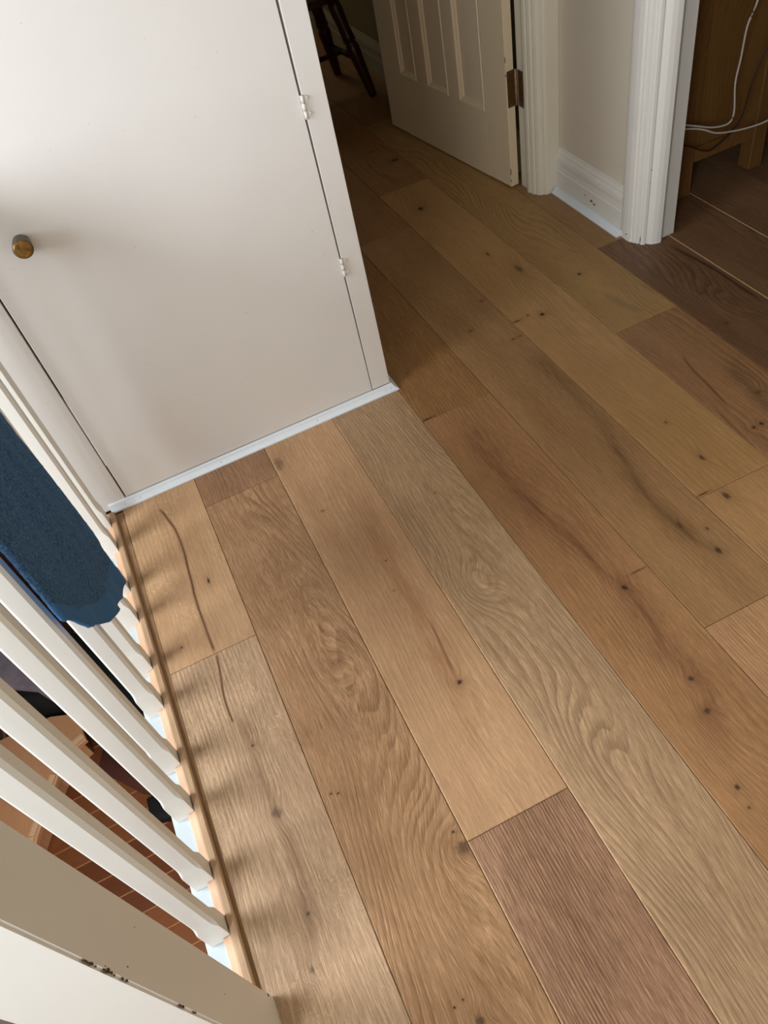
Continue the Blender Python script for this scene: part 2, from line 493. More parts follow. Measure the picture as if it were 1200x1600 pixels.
# column 6
plank(6, 2.883, 4.82, kw(DEEP, seed=14, rings=40, arch=6, ringk=0.4, fibre=0.3,
      knots=[(1.167, 3.131, 0.018, 0.011, 1.6, 1.0), (1.12, 3.28, 0.012, 0.006, 0.6, 0.7)]))
plank(6, 0.945, 2.883, kw(HONEY, seed=15.5, rings=34, arch=5, ringk=0.2, fibre=0.25, light=(194, 154, 104), dark=(158, 118, 72),
      swirls=[(1.12, 1.9, 0.03, 0.08, 1.6, 0)],
      knots=[(1.071, 2.68, 0.0105, 0.0135, 1.2, 1.0), (1.079, 1.808, 0.0075, 0.0085, 1.2, 1.0), (1.152, 2.076, 0.010, 0.030, 1.2, 0.6), (1.115, 2.225, 0.005, 0.010, 0.4, 0.75),
             (1.076, 1.047, 0.006, 0.012, 0.8, 0.7), (1.082, 1.2, 0.004, 0.006, 0.4, 0.6), (0.996, 1.826, 0.013, 0.004, 0.3, 0.85), (1.04, 1.83, 0.003, 0.005, 0.3, 0.85), (1.00, 0.95, 0.022, 0.0025, 0.1, 0.8)]))
plank(6, -0.9, 0.945, kw(HONEY, seed=16, rings=50, arch=5, ringk=0.3, fibre=0.35, light=(196, 154, 106), dark=(160, 118, 74),
      knots=[(1.041, 0.918, 0.007, 0.013, 1.6, 0.75)]))
# column 7
plank(7, 1.594, 3.53, kw(HONEY, seed=17.2, rings=42, arch=9, ringk=0.42, fibre=0.3, light=(188, 150, 98), dark=(150, 114, 66),
      swirls=[(1.31, 1.68, 0.018, 0.04, 3.0, 0), (1.27, 2.2, 0.03, 0.10, 2.5, 0)],
      streaks=[([(1.33, 1.60), (1.31, 1.67), (1.30, 1.73), (1.30, 1.80)], 0.013, 0.5, (104, 94, 66), 0.3)],
      knots=[(1.29, 1.921, 0.006, 0.006, 0.8, 1.0)]))
plank(7, -0.34, 1.594, kw(WARM, seed=18, rings=50, arch=6, ringk=0.4, fibre=0.35, light=(174, 132, 92), dark=(128, 90, 60),
      streaks=[([(1.30, 1.42), (1.272, 1.338), (1.263, 1.26), (1.243, 1.14)], 0.004, 0.7, (92, 58, 38), 0.2), ([(1.37, 1.32), (1.345, 1.2), (1.335, 1.12), (1.33, 1.0)], 0.022, 0.7, (92, 72, 50), 0.25)],
      knots=[(1.271, 1.062, 0.005, 0.007, 0.8, 0.9), (1.247, 1.062, 0.006, 0.004, 0.5, 0.85), (1.345, 1.159, 0.010, 0.008, 1.5, 0.5)]))
# column 8 and the browner boards of the right-hand room
plank(8, 2.01, 3.95, kw(HONEY, seed=19, rings=60, arch=5, ringk=0.35, fibre=0.35, light=(186, 146, 100), dark=(146, 108, 68)))
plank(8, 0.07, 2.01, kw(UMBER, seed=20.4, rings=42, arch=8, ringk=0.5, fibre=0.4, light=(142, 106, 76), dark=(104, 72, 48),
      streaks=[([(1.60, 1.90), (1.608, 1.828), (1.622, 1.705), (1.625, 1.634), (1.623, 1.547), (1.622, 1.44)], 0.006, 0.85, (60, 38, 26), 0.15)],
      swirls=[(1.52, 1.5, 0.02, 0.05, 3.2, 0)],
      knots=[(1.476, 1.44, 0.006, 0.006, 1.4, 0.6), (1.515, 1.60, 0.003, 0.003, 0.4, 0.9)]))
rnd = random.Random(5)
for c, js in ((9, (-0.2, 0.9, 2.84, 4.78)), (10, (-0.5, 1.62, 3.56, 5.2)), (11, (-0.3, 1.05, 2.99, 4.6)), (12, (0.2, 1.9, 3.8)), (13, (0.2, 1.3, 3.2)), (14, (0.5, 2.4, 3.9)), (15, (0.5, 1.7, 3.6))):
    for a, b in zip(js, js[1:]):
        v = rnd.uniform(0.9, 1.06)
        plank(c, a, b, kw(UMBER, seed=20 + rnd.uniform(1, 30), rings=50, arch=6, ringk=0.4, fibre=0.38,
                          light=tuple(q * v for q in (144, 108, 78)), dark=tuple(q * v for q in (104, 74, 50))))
for c, js in ((3, (2.4, 4.2, 6.0)), (4, (3.517, 5.4, 6.0)), (5, (4.52, 6.0)), (6, (4.82, 6.0)), (7, (3.53, 5.4, 6.0)), (2, (2.4, 3.7, 5.6)), (1, (2.4, 4.6, 6.0)), (8, (3.95, 5.9))):
    for a, b in zip(js, js[1:]):
        plank(c, a, b, kw(DEEP, seed=60 + rnd.uniform(1, 30), rings=50, arch=5, ringk=0.35, fibre=0.35))

# narrow make-up strip between the first planks and the nosing bead (the bead runs slightly askew)
def bx(y):
    return -0.374 + 0.0124 * (1.604 - y)


def skew(p, y):
    return (bx(y) + p[0], y, p[1])


bm = bmesh.new()
lo = []
for y in (0.10, 1.745):
    x0 = bx(y) + 0.017
    lo.append([bm.verts.new(q) for q in ((x0, y, -0.015), (max(-0.3385, x0 + 0.002), y, -0.015), (max(-0.3385, x0 + 0.002), y, -0.001), (x0, y, -0.001))])
for i in range(4):
    bm.faces.new((lo[0][i], lo[0][(i + 1) % 4], lo[1][(i + 1) % 4], lo[1][i]))
bm.faces.new(lo[0]); bm.faces.new(lo[1][::-1])
link('filler_strip', bm, FILLER, floor)
bm = bmesh.new()
prism(bm, [(0.0016, -0.02), (0.0016, 0.0100), (0.0031, 0.0115), (0.0145, 0.0115), (0.0175, 0.0085), (0.0175, -0.02)], skew, 0.425, 1.748)
nos = link('nosing_bead', bm, BEADW, floor)

# ------------------------------------------------------------------ walls, ceiling
def wall(name, a, b, mat=WALLW, parent=None):
    return boxo(name, a, b, mat, parent, kind='structure' if parent is None else None)


boxo('ceiling', (-2.1, -1.7, 2.45), (3.7, 6.2, 2.5), CEILW, kind='structure')
wall('wall_back', (-2.1, -1.65, -2.62), (3.7, -1.55, 2.45), BACKW)
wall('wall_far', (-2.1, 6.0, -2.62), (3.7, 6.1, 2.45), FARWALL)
wl = wall('wall_left', (-2.1, -1.55, -2.62), (-2.0, 6.0, 0.25), STAIRWALL)
for a, b in (((-2.1, -1.55, 1.75), (-2.0, 6.0, 2.45)), ((-2.1, -1.55, 0.25), (-2.0, -0.5, 1.75)), ((-2.1, 1.4, 0.25), (-2.0, 6.0, 1.75))):
    o = boxo('wall_section', a, b, STAIRWALL)
    o.parent = wl
    o.location = Vector(o.location) - Vector(wl.location)
wr = wall('wall_right', (1.545, 1.958, -0.014), (1.655, 2.62, 2.45))
for a, b in (((1.545, 1.12, 2.05), (1.655, 1.958, 2.45)), ((1.545, -1.55, -0.014), (1.655, 1.12, 2.45)), ((1.515, 2.62, -0.014), (1.655, 6.0, 2.45))):
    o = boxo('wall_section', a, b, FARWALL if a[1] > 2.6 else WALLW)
    o.parent = wr
    o.location = Vector(o.location) - Vector(wr.location)
wall('wall_end', (0.40, 2.52, 2.05), (1.545, 2.60, 2.45))
wall('wall_inner', (-2.0, 2.42, -0.35), (0.50, 2.58, 2.45), STAIRWALL)
wall('wall_room', (3.6, -1.55, -0.014), (3.7, 6.0, 2.45), BACKW)

# architraves (profiles in plan, run up the door jambs) -------------------------------------------
def up(p, z):
    return (p[0], p[1], z)


bm = bmesh.new()
prism(bm, [(1.545, 2.034), (1.530, 2.032), (1.5235, 2.020), (1.5215, 2.008), (1.5205, 1.990), (1.5225, 1.972), (1.5275, 1.967), (1.5275, 1.961), (1.533, 1.957),
           (1.5345, 1.948), (1.5415, 1.945), (1.5400, 1.938), (1.5440, 1.930), (1.5515, 1.9275), (1.5555, 1.9315), (1.5600, 1.9230), (1.5690, 1.9140), (1.5820, 1.9080), (1.5960, 1.9050),
           (1.6035, 1.9090), (1.6040, 1.9240), (1.6040, 1.9575), (1.545, 1.9575)], up, 0.0, 2.12)
tr1 = link('trim_1', bm, WHITE)
tag(tr1, 'moulded white door architrave at the near corner of the right wall', 'architrave', 'structure')
boxo('jamb_lining', (1.6045, 1.924, 0.001), (1.662, 1.957, 2.05), WHITE, tr1)
bm = bmesh.new()
prism(bm, [(1.4550, 2.5150), (1.4460, 2.5080), (1.4435, 2.4980), (1.4460, 2.4880), (1.4520, 2.4870), (1.4490, 2.4780), (1.4530, 2.4680), (1.4600, 2.4650), (1.4590, 2.4590), (1.4650, 2.4500),
           (1.4730, 2.4440), (1.4800, 2.4440), (1.4820, 2.4380), (1.4900, 2.4340), (1.5000, 2.4340), (1.5300, 2.4370), (1.5440, 2.4390), (1.5440, 2.5190), (1.4550, 2.5190)], up, 0.0, 2.12)
CREAM = paint('cream_gloss', (232, 226, 208), 0.42, wave=0.14)
tr2 = link('trim_2', bm, CREAM)
tag(tr2, 'moulded white architrave beside the hinge of the panelled door', 'architrave', 'structure')
boxo('jamb_lining', (1.4560, 2.5195, 0.001), (1.544, 2.563, 2.05), CREAM, tr2)

for (p, rr) in (((1.5385, 1.9385, 0.017), (0.0015, 0.0015, 0.015)), ((1.5555, 1.9295, 0.255), (0.0012, 0.0012, 0.003)), ((1.5205, 1.990, 0.022), (0.0012, 0.005, 0.002)), ((1.5530, 1.9290, 0.215), (0.0010, 0.0015, 0.003))):
    bm = bmesh.new()
    bmesh.ops.create_icosphere(bm, subdivisions=1, radius=1)
    for v in bm.verts:
        v.co = Vector([v.co[i] * rr[i] for i in range(3)])
    link('paint_chip', bm, CHIP, tr1, loc=p)
# skirting of the short wall with its scotia bead -------------------------------------------------
SK = [(0.0, 0.0), (-0.0180, 0.0), (-0.0180, 0.078), (-0.0195, 0.081), (-0.0165, 0.085), (-0.0150, 0.105), (-0.0165, 0.118), (-0.0150, 0.130), (-0.0100, 0.140), (-0.0100, 0.146), (-0.0060, 0.152), (-0.004, 0.162), (0.0, 0.163)]
bm = bmesh.new()
prism(bm, SK, lambda p, y: (1.5445 + p[0], y, p[1] + 0.001), 2.035, 2.4365)
sk = link('baseboard_right', bm, WHITE)
tag(sk, 'scuffed white moulded skirting between the two door frames', 'skirting', 'structure')
bm = bmesh.new()
SC = [(0, 0), (-0.022, 0), (-0.022, 0.004), (-0.0165, 0.0065), (-0.0105, 0.0105), (-0.0065, 0.0165), (-0.0045, 0.021), (0, 0.021)]
prism(bm, SC, lambda p, y: (1.526 + p[0], y, p[1] + 0.0005), 2.022, 2.430)
link('scotia_bead', bm, TRIMW, sk)
for (yy, zz, r) in ((2.205, 0.052, 0.006), (2.188, 0.046, 0.005), (2.245, 0.058, 0.003)):
    bm = bmesh.new()
    bmesh.ops.create_icosphere(bm, subdivisions=1, radius=1)
    for v in bm.verts:
        v.co = Vector((v.co.x * 0.0006, v.co.y * r * 1.6, v.co.z * r * 0.7))
    link('paint_chip', bm, CHIP, sk, loc=(1.5265, yy, zz))
bm = bmesh.new()
prism(bm, SK, lambda p, y: (1.514 + p[0] * 0.9, y, p[1] * 0.95 + 0.001), 2.66, 5.99)
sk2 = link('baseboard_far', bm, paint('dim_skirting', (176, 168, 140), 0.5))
tag(sk2, 'skirting along the wall of the dim far room behind the chair', 'skirting', 'structure')

# ------------------------------------------------------------------ panelled door, open into the far room
door = thing('door_1', 'white panelled door standing open into the far room', 'door', (1.4124, 2.5665, 0.006), R(7.1316), kind='structure')
TH = 0.035
DW, DH = 0.886, 1.98
cols = [(0.140, 0.305), (0.380, 0.531), (0.614, 0.742)]
rows = [(0.248, 0.98), (1.12, 1.86)]
for s0, s1 in ((0.0, 0.140), (0.742, DW)):
    boxo('stile', (0, s0, 0), (TH, s1, DH), IVORY, door, 0.0015)
for z0, z1 in ((0, 0.248), (0.98, 1.12), (1.86, DH)):
    boxo('rail', (0, 0.1401, z0), (TH, 0.7419, z1), IVORY, door)
for (z0, z1) in rows:
    for s0, s1 in ((0.305, 0.380), (0.531, 0.614)):
        boxo('muntin', (0, s0, z0 + 0.0001), (TH, s1, z1 - 0.0001), IVORY, door)
    for s0, s1 in cols:
        pn = boxo('panel', (0.012, s0 + 0.0001, z0 + 0.0001), (TH - 0.012, s1 - 0.0001, z1 - 0.0001), IVORY, door)
        bm = bmesh.new()
        loops = []
        for inset, xx in ((0.0, 0.0), (0.003, -0.0035), (0.007, -0.0015), (0.009, 0.003), (0.015, 0.006), (0.018, 0.0118)):
            loops.append([bm.verts.new((xx, s, z)) for s, z in ((s0 + inset, z0 + inset), (s1 - inset, z0 + inset), (s1 - inset, z1 - inset), (s0 + inset, z1 - inset))])
        for a, b in zip(loops, loops[1:]):
            for i in range(4):
                bm.faces.new((a[i], a[(i + 1) % 4], b[(i + 1) % 4], b[i]))
        link('moulding', bm, IVORY, door)
hg = boxo('hinge', (0.004, -0.0022, 0.294), (TH - 0.001, -0.0002, 0.416), BRASS, door)
hg['label'] = 'bare brown brass butt hinge'
bm = bmesh.new()
tube(bm, [(TH + 0.003, -0.005, z) for z in (0.294, 0.34, 0.38, 0.416)], 0.0045, 10)
link('knuckle', bm, plain('painted_knuckle', (186, 150, 112), 0.5, 0.3), door, smooth=True)
hj = boxo('hinge_leaf', (1.4535, 2.5200, 0.300), (1.4556, 2.5560, 0.422), BRASS, tr2)
for zz, r in ((0.455, 0.012), (0.06, 0.016), (0.025, 0.006), (0.405, 0.006)):
    bm = bmesh.new()
    bmesh.ops.create_icosphere(bm, subdivisions=1, radius=1)
    for v in bm.verts:
        v.co = Vector((v.co.x * 0.0018, v.co.y * 0.0012, v.co.z * r))
    link('paint_chip', bm, CHIP, door, loc=(0.0006, 0.0, zz))

# ------------------------------------------------------------------ cupboard
YF = 1.770
cup = thing('cupboard', 'tall white painted cupboard with a flush door and small brass knob', 'cupboard', (-0.367, YF, 0.001))


def cbox(name, a, b, mat=CUPW, bev=0.0):
    p = cup.location
    return boxo(name, tuple(a[i] - p[i] for i in range(3)), tuple(b[i] - p[i] for i in range(3)), mat, cup, bev)


cbox('side_panel', (0.508, YF + 0.020, 0.001), (0.526, 2.415, 2.30))
cbox('side_panel', (-0.462, YF + 0.020, 0.001), (-0.444, 2.415, 2.30))
cbox('back_panel', (-0.444, 2.395, 0.001), (0.508, 2.415, 2.30), DARK)
cbox('stile', (0.4705, YF, 0.024), (0.527, YF + 0.0195, 2.30), bev=0.0012)
cbox('stile', (-0.462, YF, 0.001), (-0.3155, YF + 0.0195, 2.30), bev=0.0012)
cbox('rail', (-0.3150, YF, 0.001), (0.4700, YF + 0.0195, 0.0225))
cbox('rail', (-0.3150, YF, 1.95), (0.4700, YF + 0.0195, 2.30))
dr = cbox('door', (-0.3105, YF - 0.0005, 0.0255), (0.4660, YF + 0.0185, 1.945), bev=0.0015)
for v in dr.data.vertices:                  # the door has dropped: its hinge gap opens towards the top
    if v.co.x > 0:
        v.co.x += 0.0022 - 0.0035 * (v.co.z + 0.96) / 1.1
bm = bmesh.new()
prof = [(0.0, 0.0175), (0.002, 0.0178), (0.006, 0.0185), (0.014, 0.0195), (0.024, 0.0205), (0.032, 0.0213), (0.0350, 0.0213), (0.0365, 0.0203)]
seg = 28
rings = [[bm.verts.new((r * math.cos(2 * math.pi * k / seg), -d, r * math.sin(2 * math.pi * k / seg))) for k in range(seg)] for d, r in prof]
for a, b in zip(rings, rings[1:]):
    for k in range(seg):
        bm.faces.new((a[k], a[(k + 1) % seg], b[(k + 1) % seg], b[k]))
bm.faces.new(rings[-1])
bm.faces.new(rings[0][::-1])
kn = link('knob', bm, KNOBSIDE, cup, smooth=True, loc=(-0.2095 + 0.367, -0.0006, 0.786))
kn['label'] = 'worn brass knob'
bm = bmesh.new()
rr = [[bm.verts.new((r * math.cos(2 * math.pi * k / seg), -d, r * math.sin(2 * math.pi * k / seg))) for k in range(seg)] for d, r in ((0.0355, 0.0196), (0.0374, 0.0192), (0.0382, 0.015), (0.0385, 0.005))]
for a, b in zip(rr, rr[1:]):
    for k in range(seg):
        bm.faces.new((a[k], a[(k + 1) % seg], b[(k + 1) % seg], b[k]))
bm.faces.new(rr[-1]); bm.faces.new(rr[0][::-1])
link('knob_face', bm, KNOBM, kn, smooth=True)
for zc in (0.846, 0.443, 1.65):
    h = thing('hinge', None, None, (0.4687 + 0.367, -0.001, zc))
    h.parent = cup
    bm = bmesh.new()
    tube(bm, [(0, -0.003, -0.025), (0, -0.003, -0.008)], 0.0042, 10)
    tube(bm, [(0, -0.003, -0.007), (0, -0.003, 0.008)], 0.0046, 10)
    tube(bm, [(0, -0.003, 0.009), (0, -0.003, 0.025)], 0.0042, 10)
    link('knuckle', bm, WHITE, h, smooth=True)
    bm = bmesh.new()
    out = [(0.002, -0.022), (0.012, -0.021), (0.0145, -0.016), (0.012, -0.010), (0.009, -0.004), (0.009, 0.006), (0.013, 0.012), (0.0145, 0.018), (0.010, 0.023), (0.002, 0.023)]
    prism(bm, out, lambda p, d: (p[0], d, p[1]), -0.0016, 0.0)
    link('leaf', bm, WHITE, h)
    for zz in (-0.016, 0.017):
        bm = bmesh.new()
        bmesh.ops.create_uvsphere(bm, u_segments=10, v_segments=6, radius=0.0034)
        for v in bm.verts:
            v.co.y *= 0.5
        link('screw', bm, WHITE, h, smooth=True, loc=(0.0115, -0.0022, zz))

# scotia trim round the cupboard foot
bm = bmesh.new()
F2 = [(0, 0.0), (-0.0190, 0.0), (-0.0190, 0.0045), (-0.0150, 0.0065), (-0.0105, 0.0100), (-0.0075, 0.0145), (-0.0060, 0.0190), (-0.0035, 0.0225), (0, 0.0225)]
n = len(F2)
mit = []
for x, m_ in ((-0.366, 0.0), (0.5270, 1.0)):
    mit.append([bm.verts.new((x - p[0] * m_, YF - 0.0006 + p[0], p[1] + 0.0006)) for p in F2])
bm.faces.new(mit[0])
for i in range(n):
    bm.faces.new((mit[0][i], mit[0][(i + 1) % n], mit[1][(i + 1) % n], mit[1][i]))
end = [bm.verts.new((0.5270 - p[0], 2.40, p[1] + 0.0006)) for p in F2]
for i in range(n):
    bm.faces.new((mit[1][i], mit[1][(i + 1) % n], end[(i + 1) % n], end[i]))
bm.faces.new(end[::-1])
tr3 = link('trim_3', bm, TRIMW)
tag(tr3, 'bright white scotia bead along the foot of the cupboard', 'bead', 'structure')
for x in (-0.323, -0.276, -0.027, 0.280, 0.507, 0.524):
    bm = bmesh.new()
    bmesh.ops.create_icosphere(bm, subdivisions=1, radius=0.0013)
    link('nail_hole', bm, NAIL, tr3, loc=(x, YF - 0.0115, 0.0108))
o = boxo('dark_gap', (0.5275, YF + 0.003, 0.001), (0.5325, YF + 0.014, 0.020), DARK, tr3)

# ------------------------------------------------------------------ balustrade
bal = thing('balustrade', 'white painted stair balustrade of chamfered balusters with a square newel', 'balustrade', (-0.395, 0.37, 0))
BP = Vector(bal.location)


def baluster_mesh():
    bm = bmesh.new()
    hx, hy = 0.0210, 0.0175

    def sec(z, d, c):
        pts = []
        for sx, sy, order in ((1, 1, 0), (-1, 1, 1), (-1, -1, 0), (1, -1, 1)):
            a = (sx * (hx - d - c), sy * (hy - d))
            b = (sx * (hx - d), sy * (hy - d - c))
            pts += [b, a] if order == 0 else [a, b]
        return [bm.verts.new((x, y, z)) for x, y in pts]
    rings = [sec(z, hh, c) for z, hh, c in ((-0.012, 0, 0.0006), (0.060, 0, 0.0006), (0.066, 0.0002, 0.0012), (0.073, 0.0006, 0.0035), (0.082, 0.0014, 0.0050), (0.095, 0.0018, 0.0058),
                                            (0.45, 0.0018, 0.0058), (0.86, 0.0018, 0.0058), (0.88, 0.001, 0.003), (0.895, 0, 0.0008), (0.935, 0, 0.0008))]
    for a, b in zip(rings, rings[1:]):
        for k in range(8):
            bm.faces.new((a[k], a[(k + 1) % 8], b[(k + 1) % 8], b[k]))
    bm.faces.new(rings[0][::-1]); bm.faces.new(rings[-1])
    return bm


ys = [0.565, 0.673, 0.821, 0.933, 1.085, 1.200, 1.351, 1.462, 1.616, 1.716]
b0 = None
for y in ys:
    loc = Vector((bx(y) - 0.0215, y, 0.0)) - BP
    if b0 is None:
        b0 = link('baluster', baluster_mesh(), WHITE, bal, loc=loc)
    else:
        c = b0.copy()
        COL.objects.link(c)
        c.parent = bal
        c.location = loc
    (b0 if y == ys[0] else c).rotation_euler = (0, 0, random.Random(y).uniform(-0.02, 0.02))
bm = bmesh.new()
prism(bm, [(-0.0530, -0.055), (-0.0165, -0.055), (-0.0165, -0.030), (-0.0165, -0.0125), (-0.0510, -0.0125), (-0.0530, -0.0145)],
      lambda p, y: tuple(Vector(skew(p, y)) - BP), 0.4215, 1.756)
br = link('base_rail', bm, paint('pale_blue_white', (192, 206, 212), 0.45, wave=0.12, dirt=0.15), bal)
edges = [0.4215] + [v for y in ys for v in (y - 0.0185, y + 0.0185)] + [1.756]
for a, b in zip(edges[::2], edges[1::2]):
    if b - a < 0.006:
        continue
    bm = bmesh.new()
    prism(bm, [(-0.0163, -0.03), (0.0014, -0.03), (0.0014, 0.0035), (-0.0035, 0.0035), (-0.0055, 0.0015), (-0.0150, 0.0005), (-0.0163, -0.001)],
          lambda p, y: tuple(Vector(skew(p, y)) - BP), a, b)
    f = link('fillet', bm, RAWPINE, bal)
bm = bmesh.new()
box(bm, (-0.42, 0.32, -0.30), (-0.32, 0.42, 1.22), 0.0)
for v in bm.verts:
    v.co -= BP
bmesh.ops.bevel(bm, geom=[e for e in bm.edges if abs((e.verts[0].co - e.verts[1].co).z) > 0.5], offset=0.003, segments=2, affect='EDGES')
nw = link('newel_post', bm, WHITE, bal)
bm = bmesh.new()
prism(bm, [(-0.053, 0.936), (0.012, 0.936), (0.014, 0.948), (0.012, 0.965), (0.006, 0.980), (-0.010, 0.987), (-0.030, 0.987), (-0.046, 0.980), (-0.053, 0.965), (-0.055, 0.948)],
      lambda p, y: tuple(Vector(skew(p, y)) - BP), 0.4195, 1.768)
link('handrail', bm, WHITE, bal)
rc = random.Random(3)
spots = [(0.3212, 0.748, 0.0025), (0.3215, 0.742, 0.004), (0.3210, 0.735, 0.0028), (0.3222, 0.730, 0.004), (0.3212, 0.722, 0.002), (0.3213, 0.700, 0.005), (0.3240, 0.694, 0.006),
         (0.3225, 0.687, 0.004), (0.3260, 0.700, 0.0022), (0.3212, 0.680, 0.002), (0.337, 0.642, 0.003), (0.3216, 0.660, 0.0028), (0.3216, 0.650, 0.0035), (0.3218, 0.500, 0.004), (0.3222, 0.490, 0.005),
         (0.3214, 0.456, 0.002), (0.3216, 0.449, 0.0025), (0.3700, 0.30, 0.002), (0.415, 0.035, 0.009), (0.3900, 0.60, 0.0015)]
for (yy, zz, r) in spots:
    bm = bmesh.new()
    bmesh.ops.create_icosphere(bm, subdivisions=2, radius=1)
    for v in bm.verts:
        k = 1 + 0.9 * noise.noise(v.co * 2.6 + Vector((zz * 90, yy * 50, 0)))
        v.co = Vector((v.co.x * 0.0012, v.co.y * r * 0.42 * k, v.co.z * r * k))
    link('paint_chip', bm, CHIP, nw, loc=Vector((-0.3207, yy, zz)) - BP)
# landing edge below the base rail
bm = bmesh.new()
prism(bm, [(-0.045, -0.36), (-0.0005, -0.36), (-0.0005, -0.056), (-0.045, -0.056)], lambda p, y: skew(p, y), 0.30, 1.765)
tr4 = link('trim_4', bm, WHITE)
tag(tr4, 'white apron board under the balusters at the landing edge', 'apron', 'structure')

# ------------------------------------------------------------------ towel over the handrail
tw = T('blue_terry')
o_ = tw.obj()
pile = tw.noise(o_, 4, 0.75, 0.8, 230)
pile2 = tw.noise(o_, 3, 0.6, 0.3, 130)
cc = tw.mix(tw.ramp(pile, 0.3, 0.7), lin((34, 76, 122)), lin((98, 150, 200)))
cc = tw.mix(tw.mul(tw.ramp(pile2, 0.4, 0.75), 0.4), cc, lin((40, 76, 116)))
tw.bump(tw.add(pile, tw.mul(pile2, 1.2)), 1.0, 0.006)
tw.bsdf.inputs['Sheen Weight'].default_value = 0.2
tw.bsdf.inputs['Sheen Tint'].default_value = (0.45, 0.65, 1.0, 1)
TERRY = tw.out(cc, 0.95, 0.15)
hm = T('towel_hem')
hn = hm.noise(hm.obj(), 3, 0.6, 0, 300)
hm.bump(hn, 0.4, 0.001)
HEM = hm.out(hm.mix(hn, lin((58, 104, 152)), lin((72, 120, 170))), 0.85, 0.2)
NU, NV = 110, 130
bm = bmesh.new()
uvrow = []
# bottom edge drops in the middle; far side is scalloped
zb = [(0.0, 0.56), (0.10, 0.47), (0.25, 0.39), (0.45, 0.315), (0.62, 0.262), (0.75, 0.245), (0.86, 0.268), (0.95, 0.305), (1.0, 0.35)]


def interp(tab, t):
    for (a, va), (b, vb) in zip(tab, tab[1:]):
        if t <= b:
            k = (t - a) / (b - a)
            k = k * k * (3 - 2 * k) * 0.5 + k * 0.5
            return va + (vb - va) * k
    return tab[-1][1]


PATH_TOP = 0.925
for j in range(NV + 1):
    v = j / NV
    row = []
    for i in range(NU + 1):
        u = i / NU
        zbot = interp(zb, u) + 0.0022 * math.sin(u * 40)
        narrow = 1 - 0.22 * (1 - v)
        yc = 1.145 - 0.03 * (1 - v)
        yy = yc + (u - 0.5) * 0.46 * narrow
        if v < 0.16:                       # over the rail
            a = (v / 0.16)
            ang = math.pi * (1 - a)
            xx = bx(yy) - 0.018 + 0.047 * math.cos(ang)
            zz = 0.950 + 0.048 * math.sin(ang)
            nx = 0
        else:
            s = (v - 0.16) / 0.84
            xx = bx(yy) - 0.018 + 0.047 - 0.012 * min(1, s * 2)
            zz = 0.950 - s * (0.950 - zbot)
            bulge = math.sin(math.pi * min(1, max(0, u))) ** 0.5
            fold = 0.007 * math.sin(u * 17 + 1.3 + s) * s + 0.004 * math.sin(u * 31 + 4 * s)
            fold *= min(1.0, u * 6, (1 - u) * 6)
            xx += 0.036 * bulge * min(1, s * 1.5) * (1 - 0.35 * s) + fold
            if u < 0.08:
                xx -= 0.004 * (1 - u / 0.08)
        nz = noise.noise(Vector((yy * 90, zz * 90, 3.1))) * 0.0011 + noise.noise(Vector((yy * 260, zz * 260, 7.7))) * 0.0007
        row.append(bm.verts.new((xx + nz, yy, zz)))
    uvrow.append(row)
for j in range(NV):
    for i in range(NU):
        bm.faces.new((uvrow[j][i], uvrow[j][i + 1], uvrow[j + 1][i + 1], uvrow[j + 1][i]))
bmesh.ops.recalc_face_normals(bm, faces=bm.faces)
me = bpy.data.meshes.new('towel')
faces_n = len(bm.faces)
bm.to_mesh(me)
bm.free()
me.materials.append(TERRY)
me.materials.append(HEM)
for p in me.polygons:
    p.use_smooth = True
    if p.index // NU > NV * 0.90:
        p.material_index = 1
towel = bpy.data.objects.new('towel', me)
COL.objects.link(towel)
md = towel.modifiers.new('thick', 'SOLIDIFY')
md.thickness = 0.010
md.offset = 0.0
tag(towel, 'blue terry towel hung over the handrail in front of the balusters', 'towel')

# ------------------------------------------------------------------ oak cabinet in the right-hand room
cab = thing('cabinet', 'oak cabinet on square legs just inside the right-hand doorway', 'cabinet', (1.80, 2.085, 0.0))
for a, b in (((0.0, 0.0, 0.001), (0.055, 0.055, 0.90)), ((0.305, 0.0, 0.001), (0.360, 0.055, 0.90)), ((0.0, 0.845, 0.001), (0.055, 0.90, 0.90)), ((0.305, 0.845, 0.001), (0.360, 0.90, 0.90))):
    boxo('leg', a, b, CABOAK, cab, 0.002)
boxo('side_panel', (0.0555, 0.012, 0.165), (0.3045, 0.030, 0.895), CABOAK, cab)
boxo('side_rail', (0.0555, 0.004, 0.115), (0.3045, 0.030, 0.1648), CABOAK, cab)
boxo('side_panel', (0.0555, 0.870, 0.115), (0.3045, 0.888, 0.895), CABOAK, cab)
boxo('back_panel', (0.010, 0.0555, 0.115), (0.028, 0.8445, 0.895), CABOAK, cab)
boxo('front_panel', (0.332, 0.0555, 0.115), (0.350, 0.8445, 0.895), CABOAK, cab)
boxo('top', (-0.015, -0.015, 0.9005), (0.375, 0.915, 0.925), CABOAK, cab, 0.003)


def cable(name, pts, r, mat, label):
    bm = bmesh.new()
    tube(bm, smoothpath(pts), r, 8)
    o = link(name, bm, mat, smooth=True)
    tag(o, label, 'cable')
    o['group'] = 'cables hanging across the oak cabinet'
    return o


